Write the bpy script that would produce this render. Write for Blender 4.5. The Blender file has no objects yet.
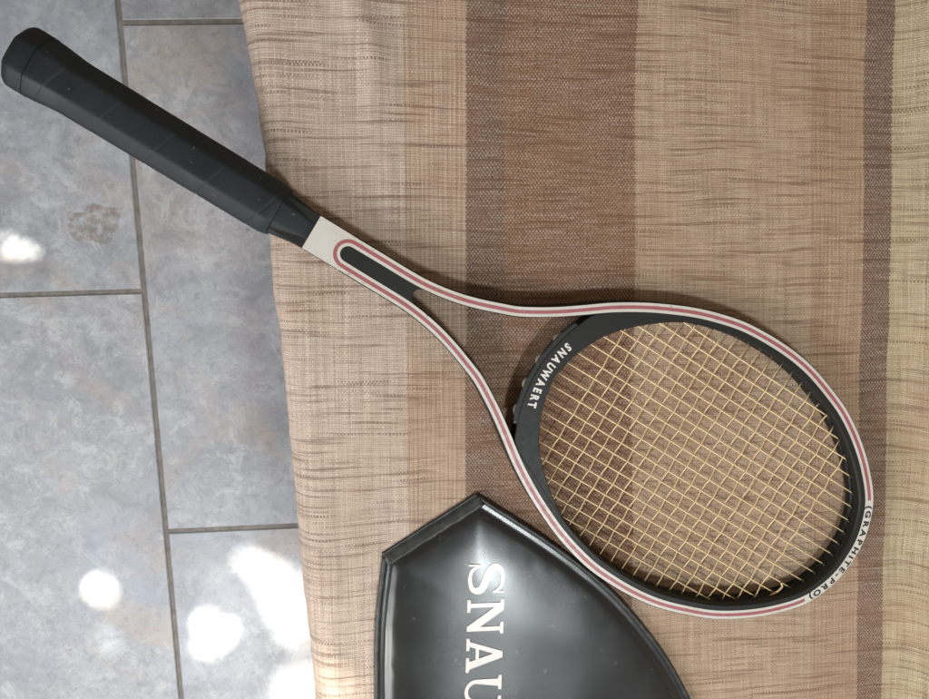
import bpy, math, random
import numpy as np
from mathutils import Matrix, Vector, noise
from mathutils.geometry import tessellate_polygon
random.seed(7)
R = math.radians
scene = bpy.context.scene
col = scene.collection

# ------------------------------------------------------------------ camera
# Photo 929 x 699, focal length about 700 px.  The racket's face lies on the
# seat plane (tilted with the chair seat), the floor is the horizontal plane.
F, CX, CY = 700.0, 464.5, 349.5
D_SEAT = 0.4908
def nrm(v): return v / np.linalg.norm(v)
def plane_axes(a, b):
    n = nrm(np.array([math.sin(R(a)), math.sin(R(b)), 1.0]))
    e1 = nrm(np.array([1.0, 0, 0]) - n[0] * n)
    return e1, np.cross(n, e1), n
def cam_ray(px): return np.array([(px[0]-CX)/F, -(px[1]-CY)/F, -1.0])
def hit(px, o, n):
    r = cam_ray(px); return r * (np.dot(o, n) / np.dot(r, n))
fe1, fe2, fn = plane_axes(3, -8)
TILE_L, TILE_W, GROUT = 0.600, 0.300, 0.0055
q0, q1 = hit((119.8, 22.5), np.array([0, 0, -1.0]), fn), hit((166, 531.5), np.array([0, 0, -1.0]), fn)
D_FLOOR = (TILE_L + GROUT) / np.linalg.norm(q1 - q0)
RW = np.stack([fe1, fe2, fn])
O_FLOOR = np.array([0, 0, -D_FLOOR])
def to_world(p): return RW @ (p - O_FLOOR)
se1, se2, sn = plane_axes(8, -8)
O_SEAT = np.array([0, 0, -D_SEAT])
def frame_matrix(o, x, y, z):
    m = np.eye(4); m[:3, 0] = RW @ x; m[:3, 1] = RW @ y; m[:3, 2] = RW @ z; m[:3, 3] = to_world(o)
    return Matrix(m.tolist())
SEAT = frame_matrix(O_SEAT, se1, se2, sn)
def seat_xy(px, z=0.0):
    p = hit(px, O_SEAT + sn * z, sn) - O_SEAT
    return float(p @ se1), float(p @ se2)
def floor_xy(px):
    w = to_world(hit(px, O_FLOOR, fn)); return float(w[0]), float(w[1])
TH, OFF = R(-31.65), 0.03031 * D_SEAT
rs = math.cos(TH) * se1 + math.sin(TH) * se2
rw = -math.sin(TH) * se1 + math.cos(TH) * se2
RACKET = frame_matrix(O_SEAT + rw * OFF, rs, rw, sn)

cam = bpy.data.cameras.new('camera'); cam_o = bpy.data.objects.new('camera', cam); col.objects.link(cam_o)
cam.sensor_fit = 'HORIZONTAL'; cam.sensor_width = 36; cam.lens = F / 929 * 36
cam.clip_start = 0.01; cam.clip_end = 50
m = np.eye(4); m[:3, :3] = RW; m[:3, 3] = to_world(np.zeros(3)); cam_o.matrix_world = Matrix(m.tolist())
scene.camera = cam_o
scene.render.resolution_x, scene.render.resolution_y = 1024, 770

# ------------------------------------------------------------------ light
world = bpy.data.worlds.new('World'); scene.world = world; world.use_nodes = True
bgn = world.node_tree.nodes['Background']
bgn.inputs[0].default_value = (1.0, 0.80, 0.62, 1); bgn.inputs[1].default_value = 0.25
scene.view_settings.view_transform = 'Standard'; scene.view_settings.look = 'None'
scene.view_settings.exposure = 0.0; scene.view_settings.gamma = 1.0; scene.view_settings.use_curve_mapping = False
def lamp(name, kind, loc, target, power, colour, **kw):
    l = bpy.data.lights.new(name, kind); l.energy = power; l.color = colour
    for k, v in kw.items(): setattr(l, k, v)
    o = bpy.data.objects.new(name, l); col.objects.link(o)
    o.location = loc; o.rotation_euler = (Vector(target) - Vector(loc)).to_track_quat('-Z', 'Y').to_euler()
    return o
# the bright open doorway to the lower left of the picture
lamp('doorway_light', 'AREA', (-1.0, -0.74, 1.10), (-0.1, 0.0, 0.30), 23, (0.95, 0.97, 1.0), shape='RECTANGLE', size=0.95, size_y=0.8)
# the smaller opening above that shines back from the vinyl
lamp('skylight', 'AREA', (0.42, -0.66, 1.78), (0.05, -0.12, 0.36), 14, (0.90, 0.98, 1.0), shape='RECTANGLE', size=0.24, size_y=0.10)
lamp('skylight', 'AREA', (0.34, -1.12, 1.72), (0.05, -0.2, 0.36), 2.2, (0.90, 0.98, 1.0), shape='RECTANGLE', size=0.20, size_y=0.10)
# sunlight falling through gaps in leaves: narrow beams per patch, wider ones added to imitate bloom
SUN_DIR = Vector((-0.42, -0.50, 0.86)).normalized()
def sun_and_bloom_beam(px, r, power, blend=0.35, on_seat=False):
    x, y = floor_xy(px); p = Vector((x, y, 0))
    if on_seat: p = SEAT @ Vector((*seat_xy(px, -.02), -.02))
    l = p + SUN_DIR * 1.1
    lamp('sun_and_bloom_beam', 'SPOT', l, p, power * .10, (1.0, 0.95, 0.86), spot_size=2 * math.atan(r / 1.1), spot_blend=blend, shadow_soft_size=0.0015)
for px, r, pw, bl in [((4, 246), 0.020, 680, 0.80), ((16, 249), 0.018, 680, 0.80), ((27, 251), 0.015, 680, 0.85), ((36, 253), 0.012, 510, 0.95),
                      ((98, 587), 0.025, 680, 0.75), ((105, 594), 0.023, 595, 0.85), ((93, 583), 0.018, 425, 0.95), ((104, 640), 0.026, 144, 1.00), ((113, 645), 0.022, 93, 1.00), ((99, 633), 0.020, 68, 1.00),
                      ((210, 573), 0.022, 51, 1.00), ((219, 579), 0.018, 42, 1.00),
                      ((204, 622), 0.024, 595, 0.85), ((221, 635), 0.029, 680, 0.75), ((205, 643), 0.026, 595, 0.85), ((214, 648), 0.024, 425, 0.95),
                      ((244, 559), 0.024, 510, 1.00), ((255, 565), 0.026, 595, 0.95), ((267, 575), 0.031, 680, 0.95), ((279, 587), 0.037, 765, 0.85), ((287, 601), 0.040, 765, 0.85), ((294, 616), 0.040, 765, 0.85), ((302, 632), 0.035, 680, 0.95),
                      ((300, 680), 0.044, 680, 0.95), ((312, 698), 0.051, 765, 0.95), ((286, 700), 0.044, 425, 1.00), ((272, 600), .10, 130, 1.0), ((215, 636), .07, 90, 1.0), ((100, 590), .06, 60, 1.0), ((270, 620), .20, 130, 1.0), ((300, 690), .12, 130, 1.0)]:  # the wide weak spots at the end are added halos imitating bloom
    sun_and_bloom_beam(px, r, pw, bl)
for px, r, pw, bl in [((320, 668), 0.015, 221, 1.00), ((332, 686), 0.020, 306, 1.00), ((346, 702), 0.022, 323, 1.00), ((318, 676), .075, 120, 1.0), ((322, 698), .030, 180, 1.0)]:  # the widest spot is added as bloom over the cloth edge
    sun_and_bloom_beam(px, r, pw, bl, True)

# ------------------------------------------------------------------ materials
class NT:
    def __init__(self, name):
        self.m = bpy.data.materials.new(name); self.m.use_nodes = True
        self.t = self.m.node_tree; self.b = self.t.nodes['Principled BSDF']
    def n(self, kind, **kw):
        x = self.t.nodes.new(kind)
        for k, v in kw.items(): setattr(x, k, v)
        return x
    def put(self, sock, v):
        if isinstance(v, bpy.types.NodeSocket): self.t.links.new(v, sock)
        elif v is not None: sock.default_value = v
    def math(self, op, a, b=None, c=None, clamp=False):
        x = self.n('ShaderNodeMath', operation=op, use_clamp=clamp)
        self.put(x.inputs[0], a); self.put(x.inputs[1], b)
        if c is not None: self.put(x.inputs[2], c)
        return x.outputs[0]
    def noise(self, vec, scale, detail=4, rough=0.5, dist=0.0):
        x = self.n('ShaderNodeTexNoise'); self.put(x.inputs['Vector'], vec)
        x.inputs['Scale'].default_value = scale; x.inputs['Detail'].default_value = detail
        x.inputs['Roughness'].default_value = rough; x.inputs['Distortion'].default_value = dist
        return x.outputs['Fac']
    def mapr(self, v, a, b, c=0.0, d=1.0):
        x = self.n('ShaderNodeMapRange'); self.put(x.inputs[0], v)
        for i, q in enumerate((a, b, c, d)): self.put(x.inputs[i+1], q)
        return x.outputs[0]
    def mix(self, fac, a, b, mode='MIX'):
        x = self.n('ShaderNodeMix', data_type='RGBA', blend_type=mode)
        self.put(x.inputs[0], fac); self.put(x.inputs[6], a); self.put(x.inputs[7], b)
        return x.outputs[2]
    def scale_vec(self, vec, s):
        x = self.n('ShaderNodeMapping'); self.put(x.inputs[0], vec); x.inputs['Scale'].default_value = s
        return x.outputs[0]
    def bump(self, h, strength, dist, normal=None):
        x = self.n('ShaderNodeBump'); x.inputs['Strength'].default_value = strength; x.inputs['Distance'].default_value = dist
        self.put(x.inputs['Height'], h)
        if normal is not None: self.put(x.inputs['Normal'], normal)
        return x.outputs[0]
    def coord(self, which='Object'): return self.n('ShaderNodeTexCoord').outputs[which]
    def set(self, **kw):
        for k, v in kw.items(): self.put(self.b.inputs[k.replace('_', ' ')], v)
        return self.m
def srgb(r, g, b, k=1.0):
    f = lambda c: ((c/255+.055)/1.055)**2.4 if c > 10 else c/255/12.92
    return (f(r)*k, f(g)*k, f(b)*k, 1)

def worn(name, base, rough, var=0.25, spec=0.5, coat=0.0, bump=0.02, scale=60, scratch=0.0):
    t = NT(name); c = t.coord()
    a = t.noise(c, scale, 6, .6)
    colr = t.mix(t.mapr(a, .3, .75), tuple(x*(1-var) for x in base[:3])+(1,), tuple(min(1, x*(1+var)) for x in base[:3])+(1,))
    if scratch:
        s = t.noise(t.scale_vec(c, (900, 60, 60)), 1, 2, .5)
        colr = t.mix(t.math('MULTIPLY', t.mapr(s, .68, .74), scratch), colr, (.25, .24, .22, 1))
    r = t.mapr(t.noise(c, scale*2.3, 4), .3, .7, rough*.93, min(1, rough*1.08))
    return t.set(Base_Color=colr, Roughness=r, Specular_IOR_Level=spec, Coat_Weight=coat, Normal=t.bump(t.noise(c, scale*8, 3), .25, bump*.01))

M = {}
M['frame'] = worn('black_lacquer', (.012, .012, .0105), .50, var=.10, spec=.28, scratch=.03, scale=90)
def chipped(name, base, dark, rough):
    t = NT(name); c = t.coord()
    cl = t.mix(t.mapr(t.noise(c, 45, 4, .6), .35, .75), base, tuple(x*k_ for x, k_ in zip(base[:3], (.90, .84, .74)))+(1,))
    cl = t.mix(t.math('MULTIPLY', t.mapr(t.noise(c, 330, 3, .6), .655, .70), .75), cl, dark)
    cl = t.mix(t.math('MULTIPLY', t.mapr(t.noise(t.scale_vec(c, (150, 900, 1)), 1, 2), .70, .75), .35), cl, dark)
    return t.set(Base_Color=cl, Roughness=t.mapr(t.noise(c, 200, 3), .3, .7, rough*.85, rough*1.2))
M['white'] = chipped('white_decal', (.58, .555, .52, 1), (.20, .17, .14, 1), .42)
M['red'] = chipped('red_decal', (.33, .10, .118, 1), (.45, .35, .32, 1), .42)
M['ink'] = worn('black_ink', (.012, .012, .012), .45)
M['letter'] = worn('white_lettering', (.66, .63, .58), .5, .08)
M['silver'] = worn('silver_print', (.66, .61, .58), .34, .08, scale=100)
M['string'] = worn('gut_string', (.74, .56, .31), .36, .14, scale=200)
M['loop'] = worn('dull_nylon', (.30, .29, .25), .35, .2)
M['grommet'] = worn('black_nylon', (.012, .012, .013), .4)
t = NT('clear_plastic')
M['clear'] = t.set(Base_Color=(.05, .055, .055, 1), Roughness=.12, Specular_IOR_Level=.7, Alpha=.75)

# grip leather
t = NT('grip_leather'); c = t.coord()
f = t.noise(c, 900, 5, .65); g = t.noise(c, 26, 4, .6)
cl = t.mix(t.mapr(g, .3, .7), (.007, .010, .0125, 1), (.015, .019, .021, 1))
cl = t.mix(t.mapr(t.noise(c, 210, 2), .70, .76), cl, (.06, .06, .055, 1))
M['grip'] = t.set(Base_Color=cl, Roughness=t.mapr(g, .3, .7, .48, .66), Specular_IOR_Level=.30, Normal=t.bump(f, .35, .0004))

# black vinyl
t = NT('black_vinyl'); c = t.coord()
g = t.noise(c, 14, 5, .6); f = t.noise(c, 1400, 2, .5); sc = t.noise(c, 150, 3, .6)
cl = t.mix(t.mapr(g, .3, .7), (.0115, .0125, .0135, 1), (.017, .018, .019, 1))
cl = t.mix(t.math('MULTIPLY', t.mapr(sc, .66, .74), .35), cl, (.16, .15, .14, 1))
M['vinyl'] = t.set(Base_Color=cl, Roughness=t.mapr(g, .25, .75, .23, .29), Specular_IOR_Level=.55,
                   Normal=t.bump(f, .16, .0003))
t = NT('vinyl_edge'); c = t.coord()
g = t.noise(c, 120, 5, .65)
M['vinyl_edge'] = t.set(Base_Color=t.mix(t.mapr(g, .45, .8), (.020, .021, .020, 1), (.075, .075, .068, 1)), Roughness=.46, Specular_IOR_Level=.4, Normal=t.bump(g, .3, .0006))

# slate-look porcelain tile
t = NT('slate_tile'); c0 = t.coord('Object'); oi = t.n('ShaderNodeObjectInfo')
add = t.n('ShaderNodeVectorMath', operation='MULTIPLY_ADD')
t.put(add.inputs[0], oi.outputs['Random']); add.inputs[1].default_value = (13, 7, 5); t.put(add.inputs[2], c0)
c = add.outputs[0]
a = t.noise(c, 7, 8, .62, .4); b_ = t.noise(c, 38, 8, .7, .3); d_ = t.noise(c, 3.2, 5, .55, .8)
cl = t.mix(t.mapr(a, .32, .68), (.25, .262, .285, 1), (.37, .382, .405, 1))
cl = t.mix(t.math('MULTIPLY', t.mapr(b_, .50, .70), .55), cl, (.48, .49, .505, 1))
cl = t.mix(t.math('MULTIPLY', t.mapr(b_, .46, .28), .60), cl, (.150, .155, .165, 1))
cl = t.mix(t.math('MULTIPLY', t.mapr(d_, .52, .70), .45), cl, (.36, .29, .255, 1))
cl = t.mix(t.math('MULTIPLY', t.mapr(t.noise(c, 5.2, 7, .68, .5), .66, .70), .65), cl, (.26, .195, .14, 1))
v = t.n('ShaderNodeTexVoronoi', feature='DISTANCE_TO_EDGE'); v.inputs['Scale'].default_value = 16
wv = t.n('ShaderNodeVectorMath', operation='MULTIPLY_ADD'); nz = t.n('ShaderNodeTexNoise'); nz.inputs['Scale'].default_value = 22; nz.inputs['Detail'].default_value = 6
t.put(nz.inputs['Vector'], c); t.put(wv.inputs[0], nz.outputs['Color']); wv.inputs[1].default_value = (.14, .14, .14); t.put(wv.inputs[2], c); t.put(v.inputs['Vector'], wv.outputs[0])
vein = t.math('MULTIPLY', t.mapr(v.outputs['Distance'], .03, .0), t.mapr(t.noise(c, 9, 3), .48, .66))
cl = t.mix(t.math('MULTIPLY', vein, .10), cl, (.52, .53, .54, 1))
rd = t.math('ABSOLUTE', t.math('SUBTRACT', t.noise(c, 60, 6, .65, .5), .5))
cl = t.mix(t.math('MULTIPLY', t.mapr(rd, .030, .002), t.mapr(t.noise(c, 13, 4, .6), .46, .66, 0, .26)), cl, (.55, .56, .575, 1))
gr_ = t.noise(c, 420, 3, .7)
fl = t.noise(c, 24, 9, .74, .9)
cl = t.mix(t.mapr(fl, .52, .60, 0, .50), cl, (.50, .51, .525, 1))
cl = t.mix(t.mapr(fl, .45, .38, 0, .45), cl, (.185, .195, .215, 1))
cl = t.mix(t.mapr(gr_, .40, .64, .0, .30), cl, (.20, .205, .215, 1))
cl = t.mix(t.math('MULTIPLY', t.mapr(t.noise(c, 4.1, 6, .6, .6), .48, .64), .48), cl, (.26, .30, .36, 1))
cl = t.mix(t.math('MULTIPLY', t.mapr(t.noise(c, 6.3, 6, .66, .8), .54, .68), .52), cl, (.38, .30, .24, 1))
cl = t.mix(t.math('MULTIPLY', t.mapr(t.noise(c, 95, 5, .7), .54, .66), .40), cl, (.17, .175, .185, 1))
cl = t.mix(t.math('MULTIPLY', t.mapr(t.noise(c, 19, 6, .65, .4), .56, .62), .38), cl, (.215, .225, .25, 1))
sp = t.math('MULTIPLY', t.mapr(t.noise(c, 120, 3, .6), .70, .74), t.mapr(t.noise(c, 8, 2), .52, .62))
cl = t.mix(sp, cl, (.07, .07, .075, 1))
M['tile'] = t.set(Base_Color=cl, Roughness=t.mapr(b_, .3, .7, .42, .6), Specular_IOR_Level=.4, Normal=t.bump(b_, .30, .0016, t.bump(a, .35, .004)))
t = NT('grout'); c = t.coord()
M['grout'] = t.set(Base_Color=t.mix(t.mapr(t.noise(c, 60, 6, .7), .3, .7), (.115, .103, .092, 1), (.23, .21, .19, 1)), Roughness=.95, Normal=t.bump(t.noise(c, 700, 4), .6, .001))

# ------------------------------------------------------------------ mesh helpers
def link(name, me, mat=None, parent=None, matrix=None, smooth=True):
    if mat is not None: me.materials.append(mat)
    if smooth: me.polygons.foreach_set('use_smooth', [True] * len(me.polygons))
    o = bpy.data.objects.new(name, me); col.objects.link(o)
    if parent is not None: o.parent = parent
    if matrix is not None: o.matrix_world = matrix
    return o
def mesh(name, v, f):
    me = bpy.data.meshes.new(name); me.from_pydata([tuple(p) for p in v], [], f); me.update(); return me
def empty(name, matrix, label, cat):
    o = bpy.data.objects.new(name, None); col.objects.link(o); o.matrix_world = matrix
    o['label'] = label; o['category'] = cat; o.empty_display_size = .05
    return o
def sharp(o, ang=40):
    me = o.data
    try: me.set_sharp_from_angle(angle=R(ang))
    except Exception: pass
    return o
def normals2d(P, closed):
    P = np.asarray(P, float); n = len(P)
    if closed: T = np.roll(P, -1, 0) - np.roll(P, 1, 0)
    else: T = np.gradient(P, axis=0)
    T /= np.linalg.norm(T, axis=1)[:, None] + 1e-12
    return np.stack([T[:, 1], -T[:, 0]], 1)          # to the right of travel
def resample(P, step, closed=False):
    P = np.asarray(P, float)
    if closed: P = np.vstack([P, P[:1]])
    d = np.r_[0, np.cumsum(np.linalg.norm(np.diff(P, axis=0), axis=1))]
    n = max(4, int(round(d[-1] / step))); q = np.linspace(0, d[-1], n + 1)
    Q = np.stack([np.interp(q, d, P[:, i]) for i in range(P.shape[1])], 1)
    return Q[:-1] if closed else Q
def spline(P, k=12, closed=False):
    P = [np.asarray(p, float) for p in P]; out = []; n = len(P)
    rng = range(n if closed else n - 1)
    for i in rng:
        p0 = P[(i-1) % n] if closed or i > 0 else 2*P[0]-P[1]
        p1, p2 = P[i], P[(i+1) % n]
        p3 = P[(i+2) % n] if closed or i + 2 < n else 2*P[-1]-P[-2]
        t0 = 0; t1 = t0+np.linalg.norm(p1-p0)**.5; t2 = t1+np.linalg.norm(p2-p1)**.5; t3 = t2+np.linalg.norm(p3-p2)**.5
        for j in range(k):
            t = t1+(t2-t1)*j/k
            a1 = (t1-t)/(t1-t0)*p0+(t-t0)/(t1-t0)*p1; a2 = (t2-t)/(t2-t1)*p1+(t-t1)/(t2-t1)*p2; a3 = (t3-t)/(t3-t2)*p2+(t-t2)/(t3-t2)*p3
            b1 = (t2-t)/(t2-t0)*a1+(t-t0)/(t2-t0)*a2; b2 = (t3-t)/(t3-t1)*a2+(t-t1)/(t3-t1)*a3
            out.append((t2-t)/(t2-t1)*b1+(t-t1)/(t2-t1)*b2)
    if not closed: out.append(P[-1])
    return np.array(out)
def sweep2d(name, P, profile, closed):
    """profile(i) -> list of (offset, z); swept along the flat path P"""
    N = normals2d(P, closed); v = []; f = []; n = len(P)
    for i in range(n):
        for o, z in profile(i): v.append((P[i][0]+N[i][0]*o, P[i][1]+N[i][1]*o, z))
    k = len(profile(0))
    for i in range(n if closed else n-1):
        a, b = i*k, ((i+1) % n)*k
        for j in range(k): f.append((a+j, b+j, b+(j+1) % k, a+(j+1) % k))
    if not closed: f.append(tuple(range(k))[::-1]); f.append(tuple((n-1)*k+j for j in range(k)))
    me = mesh(name, v, f); return me
def ribbon(name, P, lo, hi, z, closed):
    N = normals2d(P, closed); v = []; f = []; n = len(P)
    for i in range(n):
        for o in (lo, hi): v.append((P[i][0]+N[i][0]*o, P[i][1]+N[i][1]*o, z))
    for i in range(n if closed else n-1):
        a, b = 2*i, 2*((i+1) % n); f.append((a, a+1, b+1, b))
    return up(mesh(name, v, f))
def up(me):
    for p in me.polygons:
        if p.normal.z < 0: p.flip()
    me.update(); return me
def flat(name, loops, z=0.0):
    vs = [Vector((p[0], p[1], 0)) for l in loops for p in l]
    tri = tessellate_polygon([[Vector((p[0], p[1], 0)) for p in l] for l in loops])
    return up(mesh(name, [(p.x, p.y, z) for p in vs], [tuple(t_) for t_ in tri]))
def prism(name, P, z0, z1, bev=.0006):
    P = np.asarray(P, float); n = len(P)
    area = sum(P[i][0]*P[(i+1) % n][1]-P[(i+1) % n][0]*P[i][1] for i in range(n))
    if area < 0: P = P[::-1]
    N = normals2d(P, True); v = []; f = []
    for o, z in ((-bev, z0), (0, z0+bev), (0, z1-bev), (-bev, z1)):
        for i in range(n): v.append((P[i][0]+N[i][0]*o, P[i][1]+N[i][1]*o, z))
    for r in range(3):
        for i in range(n):
            j = (i+1) % n; f.append((r*n+i, r*n+j, (r+1)*n+j, (r+1)*n+i))
    tri = tessellate_polygon([[Vector((p[0], p[1], 0)) for p in P]])
    for a, b, c in tri:
        q = (P[b]-P[a])[0]*(P[c]-P[a])[1]-(P[b]-P[a])[1]*(P[c]-P[a])[0]
        if q < 0: b, c = c, b
        f.append((3*n+a, 3*n+b, 3*n+c)); f.append((c, b, a))
    return mesh(name, v, f)
def tube(name, P, r, sides=8, closed=False, caps=True):
    P = [Vector(p) for p in P]; n = len(P); v = []; f = []
    for i in range(n):
        a = P[i-1] if (i > 0 or closed) else P[i]; b = P[(i+1) % n] if (i < n-1 or closed) else P[i]
        t_ = (b-a).normalized(); x = t_.cross(Vector((0, 0, 1)))
        if x.length < 1e-4: x = Vector((1, 0, 0))
        x.normalize(); y = x.cross(t_)
        rr = r(i) if callable(r) else r
        for k in range(sides):
            an = 2*math.pi*k/sides; v.append(P[i]+(x*math.cos(an)+y*math.sin(an))*rr)
    for i in range(n if closed else n-1):
        a, b = i*sides, ((i+1) % n)*sides
        for k in range(sides): f.append((a+k, a+(k+1) % sides, b+(k+1) % sides, b+k))
    if caps and not closed: f.append(tuple(range(sides))[::-1]); f.append(tuple((n-1)*sides+k for k in range(sides)))
    return mesh(name, v, f)

# ------------------------------------------------------------------ floor
gx0, gy0 = floor_xy((119.8, 22.5)); gx1, gy1 = floor_xy((166, 531.5))
gang = math.atan2(gy0-gy1, gx0-gx1) - math.pi/2          # long grout line against world Y
FLOOR = Matrix.Translation((gx0, gy0, 0)) @ Matrix.Rotation(gang, 4, 'Z')
lx, ly = floor_xy((138, 291)); lp = FLOOR.inverted() @ Vector((lx, ly, 0))
PL, PW = TILE_L+GROUT, TILE_W+GROUT
fb = mesh('floor', [(-2.2, -2.6, -.02), (2.2, -2.6, -.02), (2.2, 2.2, -.02), (-2.2, 2.2, -.02), (-2.2, -2.6, -.0018), (2.2, -2.6, -.0018), (2.2, 2.2, -.0018), (-2.2, 2.2, -.0018)],
          [(3, 2, 1, 0), (4, 5, 6, 7), (0, 1, 5, 4), (1, 2, 6, 5), (2, 3, 7, 6), (3, 0, 4, 7)])
floor = link('floor', fb, M['grout'], None, FLOOR, False); floor['kind'] = 'structure'; floor['label'] = 'grey slate-look floor tiles laid in brick pattern with brown grout'
def tile_mesh():
    a, b, c = TILE_W/2, TILE_L/2, .0012; v = []; f = []
    lv = [(a, b, -.012), (a, b, -c), (a-c, b-c, 0)]
    for x, y, z in lv: v += [(-x, -y, z), (x, -y, z), (x, y, z), (-x, y, z)]
    f.append((3, 2, 1, 0)); f.append((8, 9, 10, 11))
    for r_ in range(2):
        for i in range(4): j = (i+1) % 4; f.append((r_*4+i, r_*4+j, r_*4+4+j, r_*4+4+i))
    me = mesh('tile', v, f); me.materials.append(M['tile']); return me
tm = tile_mesh()
off_left = lp.y % PL
for i in range(-5, 6):
    for j in range(-3, 4):
        o = bpy.data.objects.new('tile', tm); col.objects.link(o); o.parent = floor
        shift = 0 if i % 2 == 0 else off_left
        o.location = ((i+.5)*PW, (j-.5)*PL+shift, random.uniform(-.0004, .0004))

t = NT('earth_stain'); c = t.coord()
al = t.math('MULTIPLY', t.mapr(t.noise(c, 120, 6, .7), .38, .66), .55)
M['stain'] = t.set(Base_Color=(.27, .205, .145, 1), Roughness=.85, Alpha=al)
sx0, sy0 = floor_xy((92, 224)); sp0 = FLOOR.inverted() @ Vector((sx0, sy0, 0))
blob = [(sp0.x+math.cos(a)*r_*1.35, sp0.y+math.sin(a)*r_*.85) for a in np.linspace(0, 2*math.pi, 40)[:-1] for r_ in [.025*(1+.55*noise.noise(Vector((math.cos(a)*1.6, math.sin(a)*1.6, 3.3))))]]
stn = link('stain', flat('stain', [blob], .0008), M['stain'], floor, None, False)

# ------------------------------------------------------------------ throw over the seat
ZC = -0.0188
edge_px = [(232, -40), (237, 0), (246, 45), (256, 100), (263, 155), (267, 215), (270, 262), (272, 292), (279, 335), (284, 385), (289, 440), (296, 520), (303, 590), (311, 660), (316, 720)]
edge = np.array([seat_xy(p, -.03) for p in edge_px])[::-1]
crease_px = [(897, -30), (894, 60), (892, 180), (889, 300), (890, 420), (893, 520), (893, 620), (892, 720)]
crease = np.array([seat_xy(p, ZC) for p in crease_px])[::-1]
def lin_ex(tab, y):
    if y < tab[0, 1]: s = (tab[4, 0]-tab[0, 0])/(tab[4, 1]-tab[0, 1]); return tab[0, 0]+s*(y-tab[0, 1])
    if y > tab[-1, 1]: s = (tab[-1, 0]-tab[-4, 0])/(tab[-1, 1]-tab[-4, 1]); return tab[-1, 0]+s*(y-tab[-1, 1])
    return float(np.interp(y, tab[:, 1], tab[:, 0]))
def nz(x, y, s, seed=0.0): return noise.noise(Vector((x*s, y*s, seed)))
ridge = [seat_xy((352, 0), ZC), seat_xy((388, 180), ZC)]
cover_c = seat_xy((540, 640), ZC)
def cloth_z(x, y):
    z = ZC + .0026*nz(x, y, 9, 2) + .0007*nz(x*1.2, y*.6, 30, 5) + .0004*nz(x*.5, y*2, 70, 9)
    dx = ridge[1][0]-ridge[0][0]; dy = ridge[1][1]-ridge[0][1]
    tt = (y-ridge[0][1])/dy; xr = ridge[0][0]+dx*tt+.006*math.sin(y*40)
    if tt < 1.3: z += .0055*math.exp(-((x-xr)/.011)**2)*max(0, min(1, 1.3-tt))
    d = math.hypot((x-cover_c[0]), (y-cover_c[1])*.7); z -= .0022*max(0, 1-(d/.20)**2)
    return z
ys = np.linspace(-.62, .50, 225)
Y_REF = seat_xy((860, 230), ZC)[1]      # the cloth is pulled a little askew towards the backrest
RE, RC = .020, .030
verts = []; uvs = []; rows = []
for y in ys:
    xe = lin_ex(edge, y)+.0012*nz(y, 0, 40, 3)+.0006*nz(y, 1, 160, 4); xc = lin_ex(crease, y)+.002*nz(y, 0, 20, 8)
    row = []
    wav = lambda d: .010*math.sin(y*23+1.0)*min(1, d/.2)+.006*math.sin(y*61)*min(1, d/.2)
    for d in np.linspace(.30, .02, 16): row.append((xe+.002-.006*d-wav(d)+.0, ZC-RE-d, -d-RE*1.57))
    for k in range(9):
        a = k/8*math.pi/2; row.append((xe+RE-RE*math.cos(a), ZC-RE+RE*math.sin(a), -RE*(math.pi/2-a)))
    a0, a1 = xe+RE, xc-.004
    for k in range(1, 121): row.append((a0+(a1-a0)*k/120, None, None))
    ang = R(68)
    for k in range(1, 13):
        a = ang*k/12; row.append((a1+RC*math.sin(a), ZC+RC*(1-math.cos(a)), ('c', RC*a)))
    bx, bz = row[-1][0], row[-1][1]
    for d in np.linspace(.012, .34, 24): row.append((bx+d*math.cos(ang), bz+d*math.sin(ang), ('c', RC*ang+d)))
    for x, z, u in row:
        if z is None: z = cloth_z(x, y); u = x
        elif isinstance(u, tuple): z += (cloth_z(a1, y)-ZC)+.0018*nz(u[1], y, 14, 6); u = a1+u[1]
        elif u > -.0316: z += (cloth_z(a0, y)-ZC); u = a0+u
        else: z += (cloth_z(a0, y)-ZC); u = a0+u
        g_ = max(0.0, min(1.0, (u-.06)/.17)); g_ = g_*g_*(3-2*g_)
        verts.append((x, y, z)); uvs.append((u+.070*(y-Y_REF)*g_, y))
    rows.append(len(row))
k = rows[0]; faces = [(j*k+i, j*k+i+1, (j+1)*k+i+1, (j+1)*k+i) for j in range(len(ys)-1) for i in range(k-1)]
me = mesh('throw', verts, faces)
uvl = me.uv_layers.new(name='UVMap')
idx = np.empty(len(me.loops), int); me.loops.foreach_get('vertex_index', idx)
uvl.data.foreach_set('uv', np.array(uvs)[idx].ravel())

def stripe_u(x, y): return seat_xy((x, y), ZC)[0]
S = [stripe_u(466, 180), stripe_u(501, 180), stripe_u(629, 250), stripe_u(812, 200), stripe_u(861, 230), stripe_u(892, 180)]
ST0 = stripe_u(404, 150)
t = NT('woven_throw'); uv = t.coord('UV')
warp = t.n('ShaderNodeCombineXYZ'); t.put(warp.inputs[1], t.mapr(t.noise(uv, 7, 2), 0, 1, -.005, .005))
wadd = t.n('ShaderNodeVectorMath', operation='ADD'); t.put(wadd.inputs[0], uv); t.put(wadd.inputs[1], warp.outputs[0]); uv = wadd.outputs[0]
sep = t.n('ShaderNodeSeparateXYZ'); t.put(sep.inputs[0], uv); U, V = sep.outputs[0], sep.outputs[1]
wob = t.math('MULTIPLY_ADD', t.noise(t.scale_vec(uv, (0.0, 9, 0)), 1, 2), .006, U)
wob = t.math('MULTIPLY_ADD', t.noise(t.scale_vec(uv, (0.0, 620, 0)), 1, 1), .0046, wob)
u01 = t.mapr(t.math('SUBTRACT', wob, .0053), -.5, .5)
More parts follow.
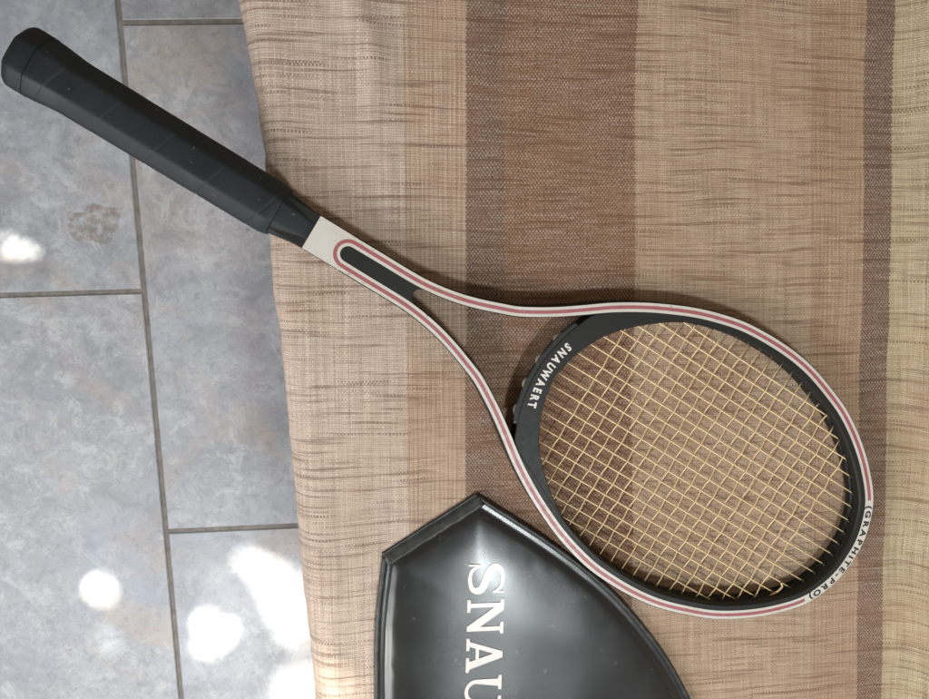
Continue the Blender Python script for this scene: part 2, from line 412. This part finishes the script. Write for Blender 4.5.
ramp = t.n('ShaderNodeValToRGB'); t.put(ramp.inputs[0], u01); ramp.color_ramp.interpolation = 'CONSTANT'
bands = [(-.5, (.62, .50, .41)), (ST0, (.54, .40, .295)), (S[0], (.130, .070, .048)), (S[1], (.195, .088, .044)), (S[2], (.46, .325, .215)), (S[3], (.43, .275, .165)), (S[4], (.115, .056, .033)), (S[5], (.50, .405, .245))]
e = ramp.color_ramp.elements
while len(e) < len(bands): e.new(.5)
for i, (u, c_) in enumerate(bands): e[i].position = u+.5; e[i].color = c_+(1,)
base = ramp.outputs[0]
ch = t.math('MULTIPLY', t.math('GREATER_THAN', wob, S[0]+.0053), t.math('LESS_THAN', wob, S[1]+.0053))
rib = t.math('ADD', t.math('MULTIPLY', t.math('GREATER_THAN', wob, ST0+.0053), t.math('LESS_THAN', wob, S[0]+.0053)),
             t.math('MULTIPLY', t.math('GREATER_THAN', wob, S[3]+.0053), t.math('LESS_THAN', wob, S[4]+.0053)))
# plain weave: the striped warp runs along the bands, the slubby weft crosses it
PU, PV = .00125, .00165
qu = t.math('ADD', t.math('DIVIDE', U, PU), t.math('MULTIPLY', t.noise(uv, 45, 2), .7))
qv = t.math('ADD', t.math('DIVIDE', V, PV), t.math('MULTIPLY', t.noise(uv, 60, 3), 1.1))
iu, iv = t.math('FLOOR', qu), t.math('FLOOR', qv)
su_ = t.math('SINE', t.math('MULTIPLY', qu, math.pi)); sv_ = t.math('SINE', t.math('MULTIPLY', qv, math.pi))
fuzz = t.noise(uv, 1300, 3, .7); fuzz2 = t.noise(uv, 520, 3, .6)
over = t.mapr(t.math('ADD', t.math('MULTIPLY', su_, sv_), t.math('MULTIPLY_ADD', fuzz2, 3.8, -1.9)), -.7, .7)
def vec(x, y, z=0.0):
    q = t.n('ShaderNodeCombineXYZ'); t.put(q.inputs[0], x); t.put(q.inputs[1], y); t.put(q.inputs[2], z); return q.outputs[0]
w1 = t.noise(vec(t.math('MULTIPLY', U, 34), t.math('MULTIPLY', iv, 7.31)), 1, 3, .6)
w2 = t.noise(vec(t.math('MULTIPLY', U, 13), t.math('MULTIPLY', iv, 3.77), 5.0), 1, 2, .5)
w3 = t.noise(t.scale_vec(uv, (13, 300, 1)), 1, 3, .6)
w4 = t.noise(vec(t.math('MULTIPLY', iu, 5.13), t.math('MULTIPLY', V, 14), 2.0), 1, 2, .5)
weft = t.mix(t.mapr(w1, .32, .66), (.72, .595, .485, 1), (.38, .245, .165, 1))
weft = t.mix(.42, weft, base)
weft = t.mix(t.mapr(w2, .57, .67, 0, .70), weft, (.125, .058, .034, 1))
weft = t.mix(t.mapr(w3, .54, .65, 0, .62), weft, (.15, .072, .045, 1))
hsv = t.n('ShaderNodeHueSaturation'); t.put(hsv.inputs['Color'], base); t.put(hsv.inputs['Value'], t.mapr(w4, .25, .75, .55, 1.40)); hsv.inputs['Saturation'].default_value = 1.0
warp_c = t.mix(t.mapr(w3, .54, .65, 0, .50), hsv.outputs[0], (.15, .075, .045, 1))
clr = t.mix(over, warp_c, weft)
ribs = t.math('MULTIPLY', rib, t.mapr(t.math('SINE', t.math('MULTIPLY', qu, 2*math.pi/2.6)), -.2, .8, .0, .28))
clr = t.mix(ribs, clr, (.22, .125, .07, 1))
edge_u = t.math('ABSOLUTE', su_); edge_v = t.math('ABSOLUTE', sv_)
gap = t.math('MULTIPLY', t.mapr(edge_u, .0, .45), t.mapr(edge_v, .0, .50))
clr = t.mix(t.mapr(gap, .75, .0, 0, .36), clr, (.085, .045, .028, 1))  # shade in the recesses between threads, put into the colour
clr = t.mix(t.mapr(fuzz, .58, .75, 0, .35), clr, (.74, .64, .53, 1))
clr = t.mix(t.math('MULTIPLY', t.mapr(t.noise(uv, 8, 4, .6), .44, .72), .30), clr, (.33, .175, .085, 1))
hgt = t.math('ADD', t.math('MULTIPLY', gap, 1.0), t.math('MULTIPLY_ADD', fuzz, 1.0, t.math('MULTIPLY', w1, .8)))
M['throw'] = t.set(Base_Color=clr, Roughness=.92, Specular_IOR_Level=.15, Sheen_Weight=.25, Sheen_Roughness=.5, Normal=t.bump(hgt, .6, .0007))
throw = link('throw', me, M['throw'], None, SEAT)
throw['label'] = 'striped beige and brown woven throw spread over the seat and backrest'; throw['category'] = 'throw'
sol = throw.modifiers.new('thickness', 'SOLIDIFY'); sol.thickness = .0022; sol.offset = -1 if throw.data.polygons[5000].normal.z > 0 else 1

# stray fibres standing off the front fold
vs = []; fs = []
for q in range(520):
    y = random.uniform(-.30, .36); x = lin_ex(edge, y); a = random.uniform(-.25, 1.2); p = Vector((x+RE-RE*math.cos(a)-.0002, y, ZC-RE+RE*math.sin(a)))
    d = Vector((-math.cos(a)+random.uniform(-.3, .5), random.uniform(-1.1, 1.1), math.sin(a)*.6)).normalized(); l_ = random.uniform(.0012, .0042)
    e_ = p+d*l_+Vector((0, random.uniform(-.001, .001), -.0006)); m_ = p+d*l_*.55; sd = d.cross(Vector((0.3, 0.2, 1))).normalized()*.00011; up_ = d.cross(sd).normalized()*.00011
    b0 = len(vs)
    for c0_, k_ in ((p, 1), (m_, .8)):
        for an in range(3): vs.append(c0_+(sd*math.cos(an*2.094)+up_*math.sin(an*2.094))*k_)
    vs.append(e_)
    for an in range(3): n2 = (an+1) % 3; fs += [(b0+an, b0+n2, b0+3+n2, b0+3+an), (b0+3+an, b0+3+n2, b0+6)]
t = NT('stray_fibre'); M['fibre'] = t.set(Base_Color=(.62, .52, .41, 1), Roughness=.9)
fb_ = link('loose_fibres', mesh('loose_fibres', vs, fs), M['fibre'], throw); fb_['kind'] = 'stuff'

# the seat it covers
sofa = empty('sofa', SEAT, 'low padded sofa hidden beneath the striped woven throw', 'sofa')
t = NT('sofa_upholstery'); c = t.coord()
M['sofa'] = t.set(Base_Color=t.mix(t.noise(c, 300, 3), (.10, .075, .055, 1), (.16, .12, .09, 1)), Roughness=.9, Normal=t.bump(t.noise(c, 900, 3), .4, .001))
def section(name, pts, y0, y1):
    n = len(pts); v = [(p[0], y0, p[1]) for p in pts]+[(p[0], y1, p[1]) for p in pts]
    f = [(i, (i+1) % n, n+(i+1) % n, n+i) for i in range(n)]+[tuple(range(n)), tuple(range(2*n-1, n-1, -1))]
    return mesh(name, v, f)
xm = max(lin_ex(edge, y) for y in ys); xcn = min(lin_ex(crease, y) for y in ys); xcm = max(lin_ex(crease, y) for y in ys)
zf = (SEAT.inverted() @ Vector((SEAT.translation.x, SEAT.translation.y, 0.0))).z
link('seat_cushion', section('seat_cushion', [(xm+.030, -.20), (xm+.030, -.045), (xm+.034, -.034), (xm+.045, -.030), (xcn-.05, -.030), (xcn-.03, -.05), (xcn-.03, -.20)], -.60, .48), M['sofa'], sofa, None, False)
link('backrest', section('backrest', [(xcm+.035, -.20), (xcm+.035, -.02), (xcm+.115, .19), (xcm+.15, .27), (xcm+.23, .27), (xcm+.23, -.20)], -.60, .48), M['sofa'], sofa, None, False)
link('base', section('base', [(xm+.032, -.203), (xcm+.22, -.203), (xcm+.22, zf+.055), (xm+.032, zf+.03)], -.60, .48), M['sofa'], sofa, None, False)

# ------------------------------------------------------------------ racket
mm = .001
rk = empty('tennis_racket', RACKET, 'black tennis racket with white and red striped frame lying across the throw', 'tennis racket')
half = [(-102, 8.8), (-92, 8.9), (-80, 9.0), (-66, 9.0), (-50, 9.4), (-34.2, 11.3), (-20, 14.2), (-6.9, 18.0), (6, 22.6), (18.4, 27.4), (31.6, 34.7), (44.2, 42.6), (58.1, 52.3), (76, 65.2), (95.9, 77.3), (112, 85.6), (131.8, 94.4), (149, 100.2),
        (169.7, 105.3), (188.4, 107.3), (205, 107.9), (221.8, 107.2), (237, 105.1), (257.7, 99.8), (279, 92.6), (302, 80.2), (322, 65.5), (340.5, 46.5), (349.6, 28), (353.3, 14), (354.2, 0)]
full = half+[(s, -w) for s, w in half[-2::-1]]
curve = resample(spline([np.array(p)*mm for p in full], 14), 2.5*mm)
arc_u = [np.array((-102-8.8*math.sin(a), -8.8*math.cos(a)))*mm for a in np.linspace(0, math.pi, 25)]   # round the slot, from -w to +w
loop = resample(np.vstack([curve, np.array(arc_u)[1:-1]]), 1.6*mm, True)
T_ = 18*mm
# travel goes +w branch -> tip -> -w branch; right of travel = inwards, so outward = -offset
def inner_off(s):
    k_ = max(0, min(1, (s/mm-55)/45)); k_ = k_*k_*(3-2*k_); return (4.0+4.2*k_)*mm
def prof(i):
    q = inner_off(curve[i][0]); b = .7*mm; o = 4.1*mm
    return [(-o+b, 0), (-o, -b), (-o, -T_+b*2), (-o+b*2, -T_), (q-b*2, -T_), (q, -T_+b*2), (q, -11.5*mm), (q-.9*mm, -10.5*mm), (q-.9*mm, -7.5*mm), (q, -6.5*mm), (q, -b*1.5), (q-b*1.5, 0)]
sharp(link('frame', sweep2d('frame', curve, prof, False), M['frame'], rk), 35)
sharp(link('shaft', prism('shaft', np.array([(-170, 12.8), (-170, -12.8), (-103.5, -12.75), (-103.5, 12.75)])*mm, -T_+.15*mm, -.15*mm, .7*mm), M['frame'], rk), 35)
# dark wedge filling the slot between the two branches
hs = np.array([p for p in curve if -106*mm < p[0] < -44*mm and p[1] > 0]); hs = hs[np.argsort(hs[:, 0])]
wed = [(-108.5*mm, 5.3*mm), (-105*mm, 5.4*mm)]+[(p[0], p[1]-3.4*mm) for p in hs if p[0] > -101*mm]
mid = [np.array((-44+(-7)*math.cos(a), 0))*mm + np.array((0, wed[-1][1]*math.sin(a))) for a in np.linspace(math.pi/2-.25, -math.pi/2+.25, 9)]
poly = wed+[tuple(p) for p in mid]+[(p[0], -p[1]) for p in wed[::-1]]
sharp(link('wedge', prism('wedge', poly, -T_+.6*mm, -.08*mm, .15*mm), M['frame'], rk), 35)
# bridge
bo = [(72, 58), (66, 52), (62.5, 43.5), (59, 35), (55.5, 22), (53.5, 8), (53.2, 0)]
bi = [(67.2, 0), (68.2, 7), (70, 16.5), (73, 25.7), (77.3, 35.3), (83.2, 45.6), (91, 54.8), (100, 63.6), (110, 71.8), (120, 79.0), (128, 83.6)]
bo_s = resample(spline([np.array(p) for p in bo+[(s, -w) for s, w in bo[-2::-1]]], 10), 1.5)
bi_s = resample(spline([np.array(p) for p in [(s, -w) for s, w in bi[::-1]][:-1]+bi], 10), 1.5)
corner = [(126, 86.5), (108, 79), (88, 70)]
bp = np.array([tuple(p) for p in bo_s]+[(88, -70), (108, -79), (126, -86.5)]+[tuple(p) for p in bi_s]+corner)
sharp(link('bridge', prism('bridge', bp*mm, -T_+1.4*mm, -.35*mm, .5*mm), M['frame'], rk), 35)
# clear guard strip along the throat side, with the string loops bulging behind it
bo_c = [p for p in bo_s if abs(p[1]) < 42]
N_ = normals2d(bo_c, False)
guard = [np.array([p[0]*mm, p[1]*mm, -3.0*mm]) for p in bo_c]
guard = [g-np.array([1.0*mm, 0, 0]) for g in guard]
br = link('throat_guard', tube('throat_guard', guard, 2.3*mm, 10), M['clear'], rk)
# decals
link('white_panel', flat('white_panel', [[np.array(p)*mm for p in [(-130, 12.35), (-101.5, 12.3), (-101.5, 7.2)]+[(-102-7.2*math.sin(a), 7.2*math.cos(a)) for a in np.linspace(0.1, math.pi-.1, 19)]+[(-101.5, -7.2), (-101.5, -12.3), (-130, -12.35)]]], .06*mm), M['white'], rk, None, False)
link('white_stripe', ribbon('white_stripe', loop, -3.4*mm, 3.4*mm, .14*mm, True), M['white'], rk, None, False)
tipcut = [i for i, p in enumerate(loop) if p[0] > 340*mm and abs(p[1]) < 46*mm]
i0, i1 = min(tipcut), max(tipcut)
red_path = np.vstack([loop[i1+1:], loop[:i0]])
link('red_stripe', ribbon('red_stripe', red_path, -1.25*mm, 1.25*mm, .22*mm, False), M['red'], rk, None, False)
# lettering
def letters(parent, name, text, pos, size, mat, sx=1.0, bold=0.0, z=.3*mm):
    """pos(i) -> (x, y, angle) of the middle of each letter's base line"""
    vs = []; fs = []
    for i, chx in enumerate(text):
        if chx == ' ': continue
        cu = bpy.data.curves.new('glyph', 'FONT'); cu.body = chx; cu.align_x = 'CENTER'; cu.size = 1.0; cu.offset = bold; cu.resolution_u = 4
        ob = bpy.data.objects.new('glyph', cu); col.objects.link(ob)
        gm = bpy.data.meshes.new_from_object(ob.evaluated_get(bpy.context.evaluated_depsgraph_get()))
        x, y, a = pos(i); ca, sa = math.cos(a), math.sin(a); b0 = len(vs)
        for v in gm.vertices:
            lx_, ly_ = v.co.x*size*sx, v.co.y*size; vs.append((x+lx_*ca-ly_*sa, y+lx_*sa+ly_*ca, z))
        for p in gm.polygons: fs.append(tuple(b0+q for q in p.vertices))
        bpy.data.objects.remove(ob); bpy.data.curves.remove(cu); bpy.data.meshes.remove(gm)
    return link(name, up(mesh(name, vs, fs)), mat, parent, None, False)
# bridge word: along the arc from +w to -w, feet towards the throat
def bridge_pos(i):
    aw = np.array([.82, 1.05, 1.0, 1.0, 1.35, 1.0, .85, .95, .85]); cwb = np.cumsum(aw)-aw/2
    w = 28.2-56.0*cwb[i]/aw.sum()
    s = float(np.interp(w, bi_s[:, 1], bi_s[:, 0])); s2 = float(np.interp(w, bo_s[::-1][:, 1], bo_s[::-1][:, 0]))
    sb = s2+(s-s2)*.28
    ds = (np.interp(w+2, bi_s[:, 1], bi_s[:, 0])-np.interp(w-2, bi_s[:, 1], bi_s[:, 0]))/4
    return sb*mm, w*mm, math.atan2(-1, -ds)
letters(rk, 'lettering', 'SNAUWAERT', bridge_pos, 8.2*mm, M['letter'], .80, .045, -.25*mm)
seg = loop[i0:i1+1]; dl = np.r_[0, np.cumsum(np.linalg.norm(np.diff(seg, axis=0), axis=1))]
txt = '(GRAPHITE-PRO)'
def tip_pos(i):
    w_ = [.55, 1.15, 1.1, 1.1, 1.1, 1.1, .62, .95, 1.0, .65, 1.05, 1.1, 1.15, .55]; cw = np.cumsum(w_)-np.array(w_)/2
    q = 2.0*mm+(dl[-1]-4*mm)*cw[i]/sum(w_)
    x = np.interp(q, dl, seg[:, 0]); y = np.interp(q, dl, seg[:, 1]); j = min(len(seg)-2, max(1, int(np.searchsorted(dl, q))))
    tx, ty = seg[j+1]-seg[j-1]; a = math.atan2(ty, tx)
    # letters' tops face outwards (left of travel)
    return x-(-math.sin(a))*1.9*mm, y-math.cos(a)*1.9*mm, a
letters(rk, 'lettering', txt, tip_pos, 6.3*mm, M['ink'], 1.30, .04, .26*mm)

# strings
ZS = -9*mm
def inside_curve(off):
    N = normals2d(curve, False); ins = np.array([curve[i]+N[i]*(inner_off(curve[i][0])+off) for i in range(len(curve))])
    return ins[ins[:, 0] > 124*mm]
ins = inside_curve(-1.2*mm)
ring = np.vstack([ins, (bi_s[(np.abs(bi_s[:, 1]) < 79)]-np.array([1.5, 0]))*mm])
mains = [(-85.5+171*i/17)*mm*1.0 for i in range(18)]
crosses = [(97.3+(307.2-97.3)*i/19)*mm for i in range(20)]
def cuts(axis, val):
    out = []
    n = len(ring)
    for i in range(n):
        a, b = ring[i], ring[(i+1) % n]
        if (a[axis]-val)*(b[axis]-val) < 0:
            k_ = (val-a[axis])/(b[axis]-a[axis]); out.append(a[1-axis]+(b[1-axis]-a[1-axis])*k_)
    return min(out), max(out)
RS = .52*mm; AMP = .60*mm
ends = []
def jig(): return random.uniform(-.35, .35)*mm
mj = [v+jig() for v in mains]; cj = [v+jig()*1.6 for v in crosses]
for i, w in enumerate(mj):
    a, b = cuts(1, w); ends += [((a, w), 0), ((b, w), 0)]
    pts = [(a, w, ZS)]
    for j, s in enumerate(cj):
        if a+2*mm < s < b-2*mm:
            lo, hi = cuts(0, s)
            if lo < w < hi:
                sg = 1 if (i+j) % 2 == 0 else -1
                for dd, h in ((-3.2, .0), (-1.2, .85), (0, 1), (1.2, .85)): pts.append((s+dd*mm, w+sg*0, ZS+sg*AMP*h*.5))
    pts.append((b, w, ZS)); pts.sort(key=lambda p: p[0])
    link('main_string', tube('main_string', pts, RS, 8), M['string'], rk)
for j, s in enumerate(cj):
    lo, hi = cuts(0, s); ends += [((s, lo), 1), ((s, hi), 1)]
    pts = [(s, lo, ZS)]
    for i, w in enumerate(mj):
        if lo+1.5*mm < w < hi-1.5*mm:
            sg = -1 if (i+j) % 2 == 0 else 1; bend = random.uniform(-.12, .12)*mm
            for dd, h in ((-4.0, .0), (-1.2, .8), (0, 1), (1.2, .8)): pts.append((s+bend*(h > 0), w+dd*mm, ZS+sg*AMP*1.5*h))
    pts.append((s, hi, ZS)); pts.sort(key=lambda p: p[1])
    link('cross_string', tube('cross_string', pts, RS*.97, 8), M['string'], rk)
# short loose tail of gut tied off beside the tip
kx = [(318.5, -58.5, -8.2), (320.0, -55.0, -6.9), (321.5, -51.0, -6.6), (322.4, -47.5, -7.2), (320.8, -45.6, -8.2)]
link('string_tail', tube('string_tail', spline([np.array(p)*mm for p in kx], 6), .75*mm, 8), M['string'], rk)
# string loops outside the bridge
for wa, wb in ((-38, -28), (-18, -8), (2, 12), (22, 32)):
    P = []
    for w in np.linspace(wa, wb, 9):
        s = np.interp(w, bo_s[::-1][:, 1], bo_s[::-1][:, 0]); bul = 3.6*math.sin((w-wa)/(wb-wa)*math.pi); P.append((( s-bul+.8)*mm, w*mm, -6.2*mm))
    lp_ = link('string_loop', tube('string_loop', P, 1.6*mm, 8), M['loop'], rk)
# nylon grommet strip: one collar round each string
vs = []; fs = []
rc = ring.mean(0)
for (p, ax) in ends:
    inw = 1 if (p[ax if ax == 0 else 0] < rc[0]) else -1
    d = np.array([1.0, 0]) if ax == 0 else np.array([0, 1.0])
    if np.dot(rc-np.array(p), d) < 0: d = -d
    P = [np.array([*(np.array(p)+d*q*mm), ZS]) for q in (-2.5, .9, 1.5, 1.9)]
    rr = [1.9*mm, 1.9*mm, 1.6*mm, .9*mm]
    tmp = tube('g', P, lambda i: rr[i], 8); b0 = len(vs)
    vs += [tuple(v.co) for v in tmp.vertices]; fs += [tuple(b0+q for q in pl.vertices) for pl in tmp.polygons]; bpy.data.meshes.remove(tmp)
g = link('grommet_strip', mesh('grommet_strip', vs, fs), M['grommet'], rk); g['kind'] = 'stuff'

# grip: octagonal leather wrap with a spiral step
def oct_pt(an, hw, ht):
    c_, s_ = math.cos(an), math.sin(an); n_ = 7.0
    r1 = 1/max(abs(c_)/hw, abs(s_)/ht, (abs(c_)/hw+abs(s_)/ht)/1.46)
    r2 = (abs(c_/hw)**2+abs(s_/ht)**2)**-.5
    return r1*.74+r2*.26
def grip_mesh(name, s0, s1, size, step, na=72, pitch=None, phase=0):
    n = int((s1-s0)/step)+1; v = []; f = []
    for i in range(n):
        s = s0+(s1-s0)*i/(n-1); hw, ht = size(s)
        for k_ in range(na):
            an = 2*math.pi*k_/na; r_ = oct_pt(an, hw, ht)
            if pitch:
                q = ((s-s0)/pitch+an/(2*math.pi)+phase) % 1.0
                r_ += .16*(q-.5) - .26*math.exp(-((min(q, 1-q))*pitch/.55)**2)
            v.append((s*mm, r_*math.cos(an)*mm, (-9+r_*math.sin(an))*mm))
    for i in range(n-1):
        for k_ in range(na): f.append((i*na+k_, i*na+(k_+1) % na, (i+1)*na+(k_+1) % na, (i+1)*na+k_))
    f.append(tuple(range(na))[::-1]); f.append(tuple((n-1)*na+q for q in range(na)))
    return mesh(name, v, f)
def sz_grip(s):
    e_ = 1-max(0, (s+163)/8)**2*.07 if s > -163 else 1
    fl = max(0, min(1, (-298-s)/22)); fl = fl*fl*(3-2*fl)
    return (18.3*e_+1.9*fl, 15.6*e_+1.9*fl)
sharp(link('grip', grip_mesh('grip', -322, -155, sz_grip, .5, 72, 36.0, .3), M['grip'], rk), 50)
def sz_cap(s):
    q = max(0, (-330-s)/6.0); k_ = 1-q*q*.16
    return (20.6*k_, 18.2*k_)
sharp(link('butt_cap', grip_mesh('butt_cap', -336, -321.6, sz_cap, .6, 72), M['grip'], rk), 50)
def sz_col(s):
    k_ = (s+172)/38; return (18.2+(12.95-18.2)*min(1, k_*1.02), 14.6+(9.25-14.6)*min(1, k_*1.0))
sharp(link('collar', grip_mesh('collar', -168, -130.2, sz_col, 1, 72), M['grip'], rk), 75)

# ------------------------------------------------------------------ racket cover
cv = empty('racket_cover', SEAT, 'black vinyl racket cover with piped edges tucked beside the racket head', 'racket cover')
ZB = -.0205
out_px = [(385, 556), (478, 497), (508, 516), (545, 540), (583, 568), (616, 597), (645, 630), (668, 662), (688, 699), (708, 745), (722, 800), (725, 865), (710, 935), (670, 1000), (600, 1045), (525, 1040), (460, 990), (412, 915), (388, 830), (379, 750), (377, 690), (378, 620)]
OP = [np.array(seat_xy(p, ZB+.003)) for p in out_px]
side = spline(OP[1:]+[OP[0]], 8)
mouth = np.array([OP[0]+(OP[1]-OP[0])*k_ for k_ in np.linspace(0, 1, 30)[1:-1]])
outl = resample(np.vstack([side, mouth]), .003, True)
cc = np.array(seat_xy((530, 740), ZB))
def edge_d(p):
    return float(np.min(np.linalg.norm(outl-p, axis=1)))
hot = np.array(seat_xy((497, 575), ZB)); hot2 = np.array(seat_xy((560, 585), ZB))
def cover_z(p):
    d = edge_d(p)
    z = ZB+.0035+.0065*(1-math.exp(-d/.020))-.0012*math.exp(-((d-.006)/.0025)**2)
    k_ = min(1, d/.03)
    z += k_*(.0016*nz(p[0], p[1], 11, 1.7)+.0005*nz(p[0]+.3, p[1], 24, 4.2))+.00028*nz(p[0], p[1], 85, 7)*math.exp(-((d-.012)/.008)**2)
    return z
ks = [1, .992, .984, .974, .962, .948, .93, .91, .885, .86, .83, .80, .77, .74, .70, .66, .62, .58, .54, .49, .44, .39, .34, .28, .22, .16, .10, .05]
vs = []; fs = []; n = len(outl)
for k_ in ks:
    for p in outl:
        q = cc+(p-cc)*k_; vs.append((q[0], q[1], cover_z(q)))
for r_ in range(len(ks)-1):
    for i in range(n): j = (i+1) % n; fs.append((r_*n+i, r_*n+j, (r_+1)*n+j, (r_+1)*n+i))
fs.append(tuple((len(ks)-1)*n+i for i in range(n)))
fm = up(mesh('front_panel', vs, fs)); link('front_panel', fm, M['vinyl'], cv)
link('back_panel', flat('back_panel', [[tuple(p) for p in outl]], ZB+.0006), M['vinyl'], cv, None, False)
def pipe(path, r, z, name, closed=False):
    return link(name, tube(name, [(p[0], p[1], z) for p in path], r, 10, closed), M['vinyl_edge'], cv)
side_r = resample(side, .003)
pipe(side_r, .0021, ZB+.0030, 'piping')
# hem folded over the mouth
ma, mb = OP[0], OP[1]; dm = nrm(mb-ma); nm = np.array([dm[1], -dm[0]])
if np.dot(cc-ma, nm) < 0: nm = -nm
vs = []; fs = []; prf = [(-.0022, .0004), (-.0026, .0022), (-.0010, .0042), (.0020, .0047), (.0050, .0056), (.0066, .0060), (.0070, .0046)]
L = np.linalg.norm(mb-ma)
for i, a in enumerate(np.linspace(-.001, L+.001, 40)):
    for o_, z_ in prf:
        p = ma+dm*a+nm*o_; w_ = .0004*nz(a, o_, 120, 3); vs.append((p[0]+nm[0]*w_, p[1]+nm[1]*w_, ZB+z_+w_))
kk = len(prf)
for i in range(39):
    for j in range(kk-1): fs.append((i*kk+j, i*kk+j+1, (i+1)*kk+j+1, (i+1)*kk+j))
hm = link('hem', up(mesh('hem', vs, fs)), M['vinyl_edge'], cv)
s_ = hm.modifiers.new('thickness', 'SOLIDIFY'); s_.thickness = .0009; s_.offset = 0

# bold roman capitals, each one outline (cap height 1), cut in flat silver print
def thick(path, widths):
    P = spline([np.array(p) for p in path], 10); wd = np.interp(np.linspace(0, 1, len(P)), np.linspace(0, 1, len(widths)), widths)
    N = normals2d(P, False)
    return [tuple(P[i]+N[i]*wd[i]/2) for i in range(len(P))]+[tuple(P[i]-N[i]*wd[i]/2) for i in range(len(P)-1, -1, -1)]
def glyphs():
    g = {}
    s_main = thick([(.74, .70), (.66, .87), (.44, .945), (.20, .88), (.14, .72), (.26, .57), (.50, .47), (.70, .34), (.68, .14), (.44, .055), (.20, .12), (.10, .32)], [.03, .09, .10, .12, .18, .21, .22, .21, .18, .12, .10, .09, .03])
    g['S'] = (.84, [[s_main], [[(.725, .68), (.78, .68), (.78, .99), (.735, .99)]], [[(.055, .01), (.10, .01), (.115, .33), (.06, .33)]]])
    g['N'] = (.92, [[[(.02, 1), (.02, .92), (.11, .90), (.11, .10), (.02, .08), (.02, 0), (.34, 0), (.34, .08), (.22, .10), (.22, .74), (.70, 0), (.82, 0), (.82, .90), (.90, .92), (.90, 1), (.60, 1), (.60, .92), (.71, .90), (.71, .36), (.30, 1)]]])
    g['A'] = (.90, [[[(.36, 1), (.52, 1), (.80, .10), (.88, .08), (.88, 0), (.50, 0), (.50, .08), (.60, .10), (.555, .26), (.265, .26), (.215, .10), (.32, .08), (.32, 0), (.0, 0), (.0, .08), (.09, .10)], [(.29, .35), (.41, .74), (.53, .35)]]])
    ua = [(.41+.21*math.cos(a), .29+.21*math.sin(a)*1.0) for a in np.linspace(math.pi, 2*math.pi, 14)]
    uo = [(.42+.33*math.cos(a), .30+.32*math.sin(a)) for a in np.linspace(2*math.pi, math.pi, 18)]
    g['U'] = (.88, [[[(.0, 1), (.0, .92), (.09, .90)]+uo[::-1]+[(.75, .90), (.84, .92), (.84, 1), (.54, 1), (.54, .92), (.64, .90)]+ua[::-1]+[(.28, .90), (.37, .92), (.37, 1)]]])
    g['W'] = (1.22, [[[(0, 1), (0, .92), (.07, .90), (.32, 0), (.46, 0), (.61, .62), (.78, 0), (.92, 0), (1.13, .90), (1.2, .92), (1.2, 1), (.93, 1), (.93, .92), (1.02, .90), (.88, .32), (.71, 1), (.56, 1), (.41, .32), (.27, .90), (.36, .92), (.36, 1)]]])
    g['E'] = (.76, [[[(.02, 1), (.02, .92), (.11, .90), (.11, .10), (.02, .08), (.02, 0), (.70, 0), (.72, .30), (.65, .30), (.58, .10), (.30, .10), (.30, .46), (.50, .46), (.50, .56), (.30, .56), (.30, .90), (.56, .90), (.63, .74), (.69, .74), (.68, 1)]]])
    g['R'] = (.90, [[[(.02, 1), (.02, .92), (.11, .90), (.11, .10), (.02, .08), (.02, 0), (.40, 0), (.40, .08), (.30, .10), (.30, .44), (.40, .44), (.62, 0), (.88, 0), (.88, .08), (.80, .10), (.60, .47), (.72, .56), (.76, .72), (.70, .90), (.54, 1)], [(.30, .90), (.48, .90), (.57, .80), (.57, .65), (.48, .54), (.30, .54)]]])
    g['T'] = (.84, [[[(.02, 1), (.0, .70), (.07, .70), (.13, .89), (.32, .90), (.32, .10), (.22, .08), (.22, 0), (.60, 0), (.60, .08), (.51, .10), (.51, .90), (.69, .89), (.75, .70), (.82, .70), (.80, 1)]]])
    return g
G = glyphs()
ta = np.array(seat_xy((469.5, 566), ZB+.016)); tb = np.array(seat_xy((466, 700), ZB+.016)); tx = nrm(tb-ta); ty = np.array([-tx[1], tx[0]])
H = abs(np.dot(np.array(seat_xy((505.5, 600), ZB+.016))-np.array(seat_xy((468.5, 600), ZB+.016)), ty))
def sub_tri(vs, tris, z_of, maxlen):
    out_v = [np.array(p) for p in vs]; work = list(tris); done = []; cache = {}
    while work:
        a, b, c_ = work.pop(); e_ = [(np.linalg.norm(out_v[p]-out_v[q]), p, q) for p, q in ((a, b), (b, c_), (c_, a))]
        l_, p, q = max(e_)
        if l_ <= maxlen: done.append((a, b, c_)); continue
        key = (min(p, q), max(p, q))
        if key not in cache: cache[key] = len(out_v); out_v.append((out_v[p]+out_v[q])/2)
        m_ = cache[key]; o_ = [x_ for x_ in (a, b, c_) if x_ not in (p, q)][0]
        work += [(p, m_, o_), (m_, q, o_)]
    return out_v, done
AV = []; AF = []; adv = 0.0
pitch_px = np.linalg.norm(np.array(seat_xy((468, 604), ZB+.016))-np.array(seat_xy((469.5, 567), ZB+.016)))
wscale = pitch_px/(.84+.08)
for chx in 'SNAUWAERT':
    wd, parts = G[chx]
    for pi, loops in enumerate(parts):
        flatp = [p for l in loops for p in l]
        tri = tessellate_polygon([[Vector((p[0], p[1], 0)) for p in l] for l in loops])
        P2 = [ta+tx*(adv+p[0]*wscale)+ty*(p[1]*H) for p in flatp]
        ov, tr = sub_tri(P2, [tuple(q) for q in tri], None, .0030)
        b0 = len(AV)
        for p in ov: AV.append((p[0], p[1], cover_z(p)+.00045+.0001*pi))
        AF += [tuple(b0+q for q in t3) for t3 in tr]
    adv += (wd+.08)*wscale
link('lettering', up(mesh('lettering', AV, AF)), M['silver'], cv)
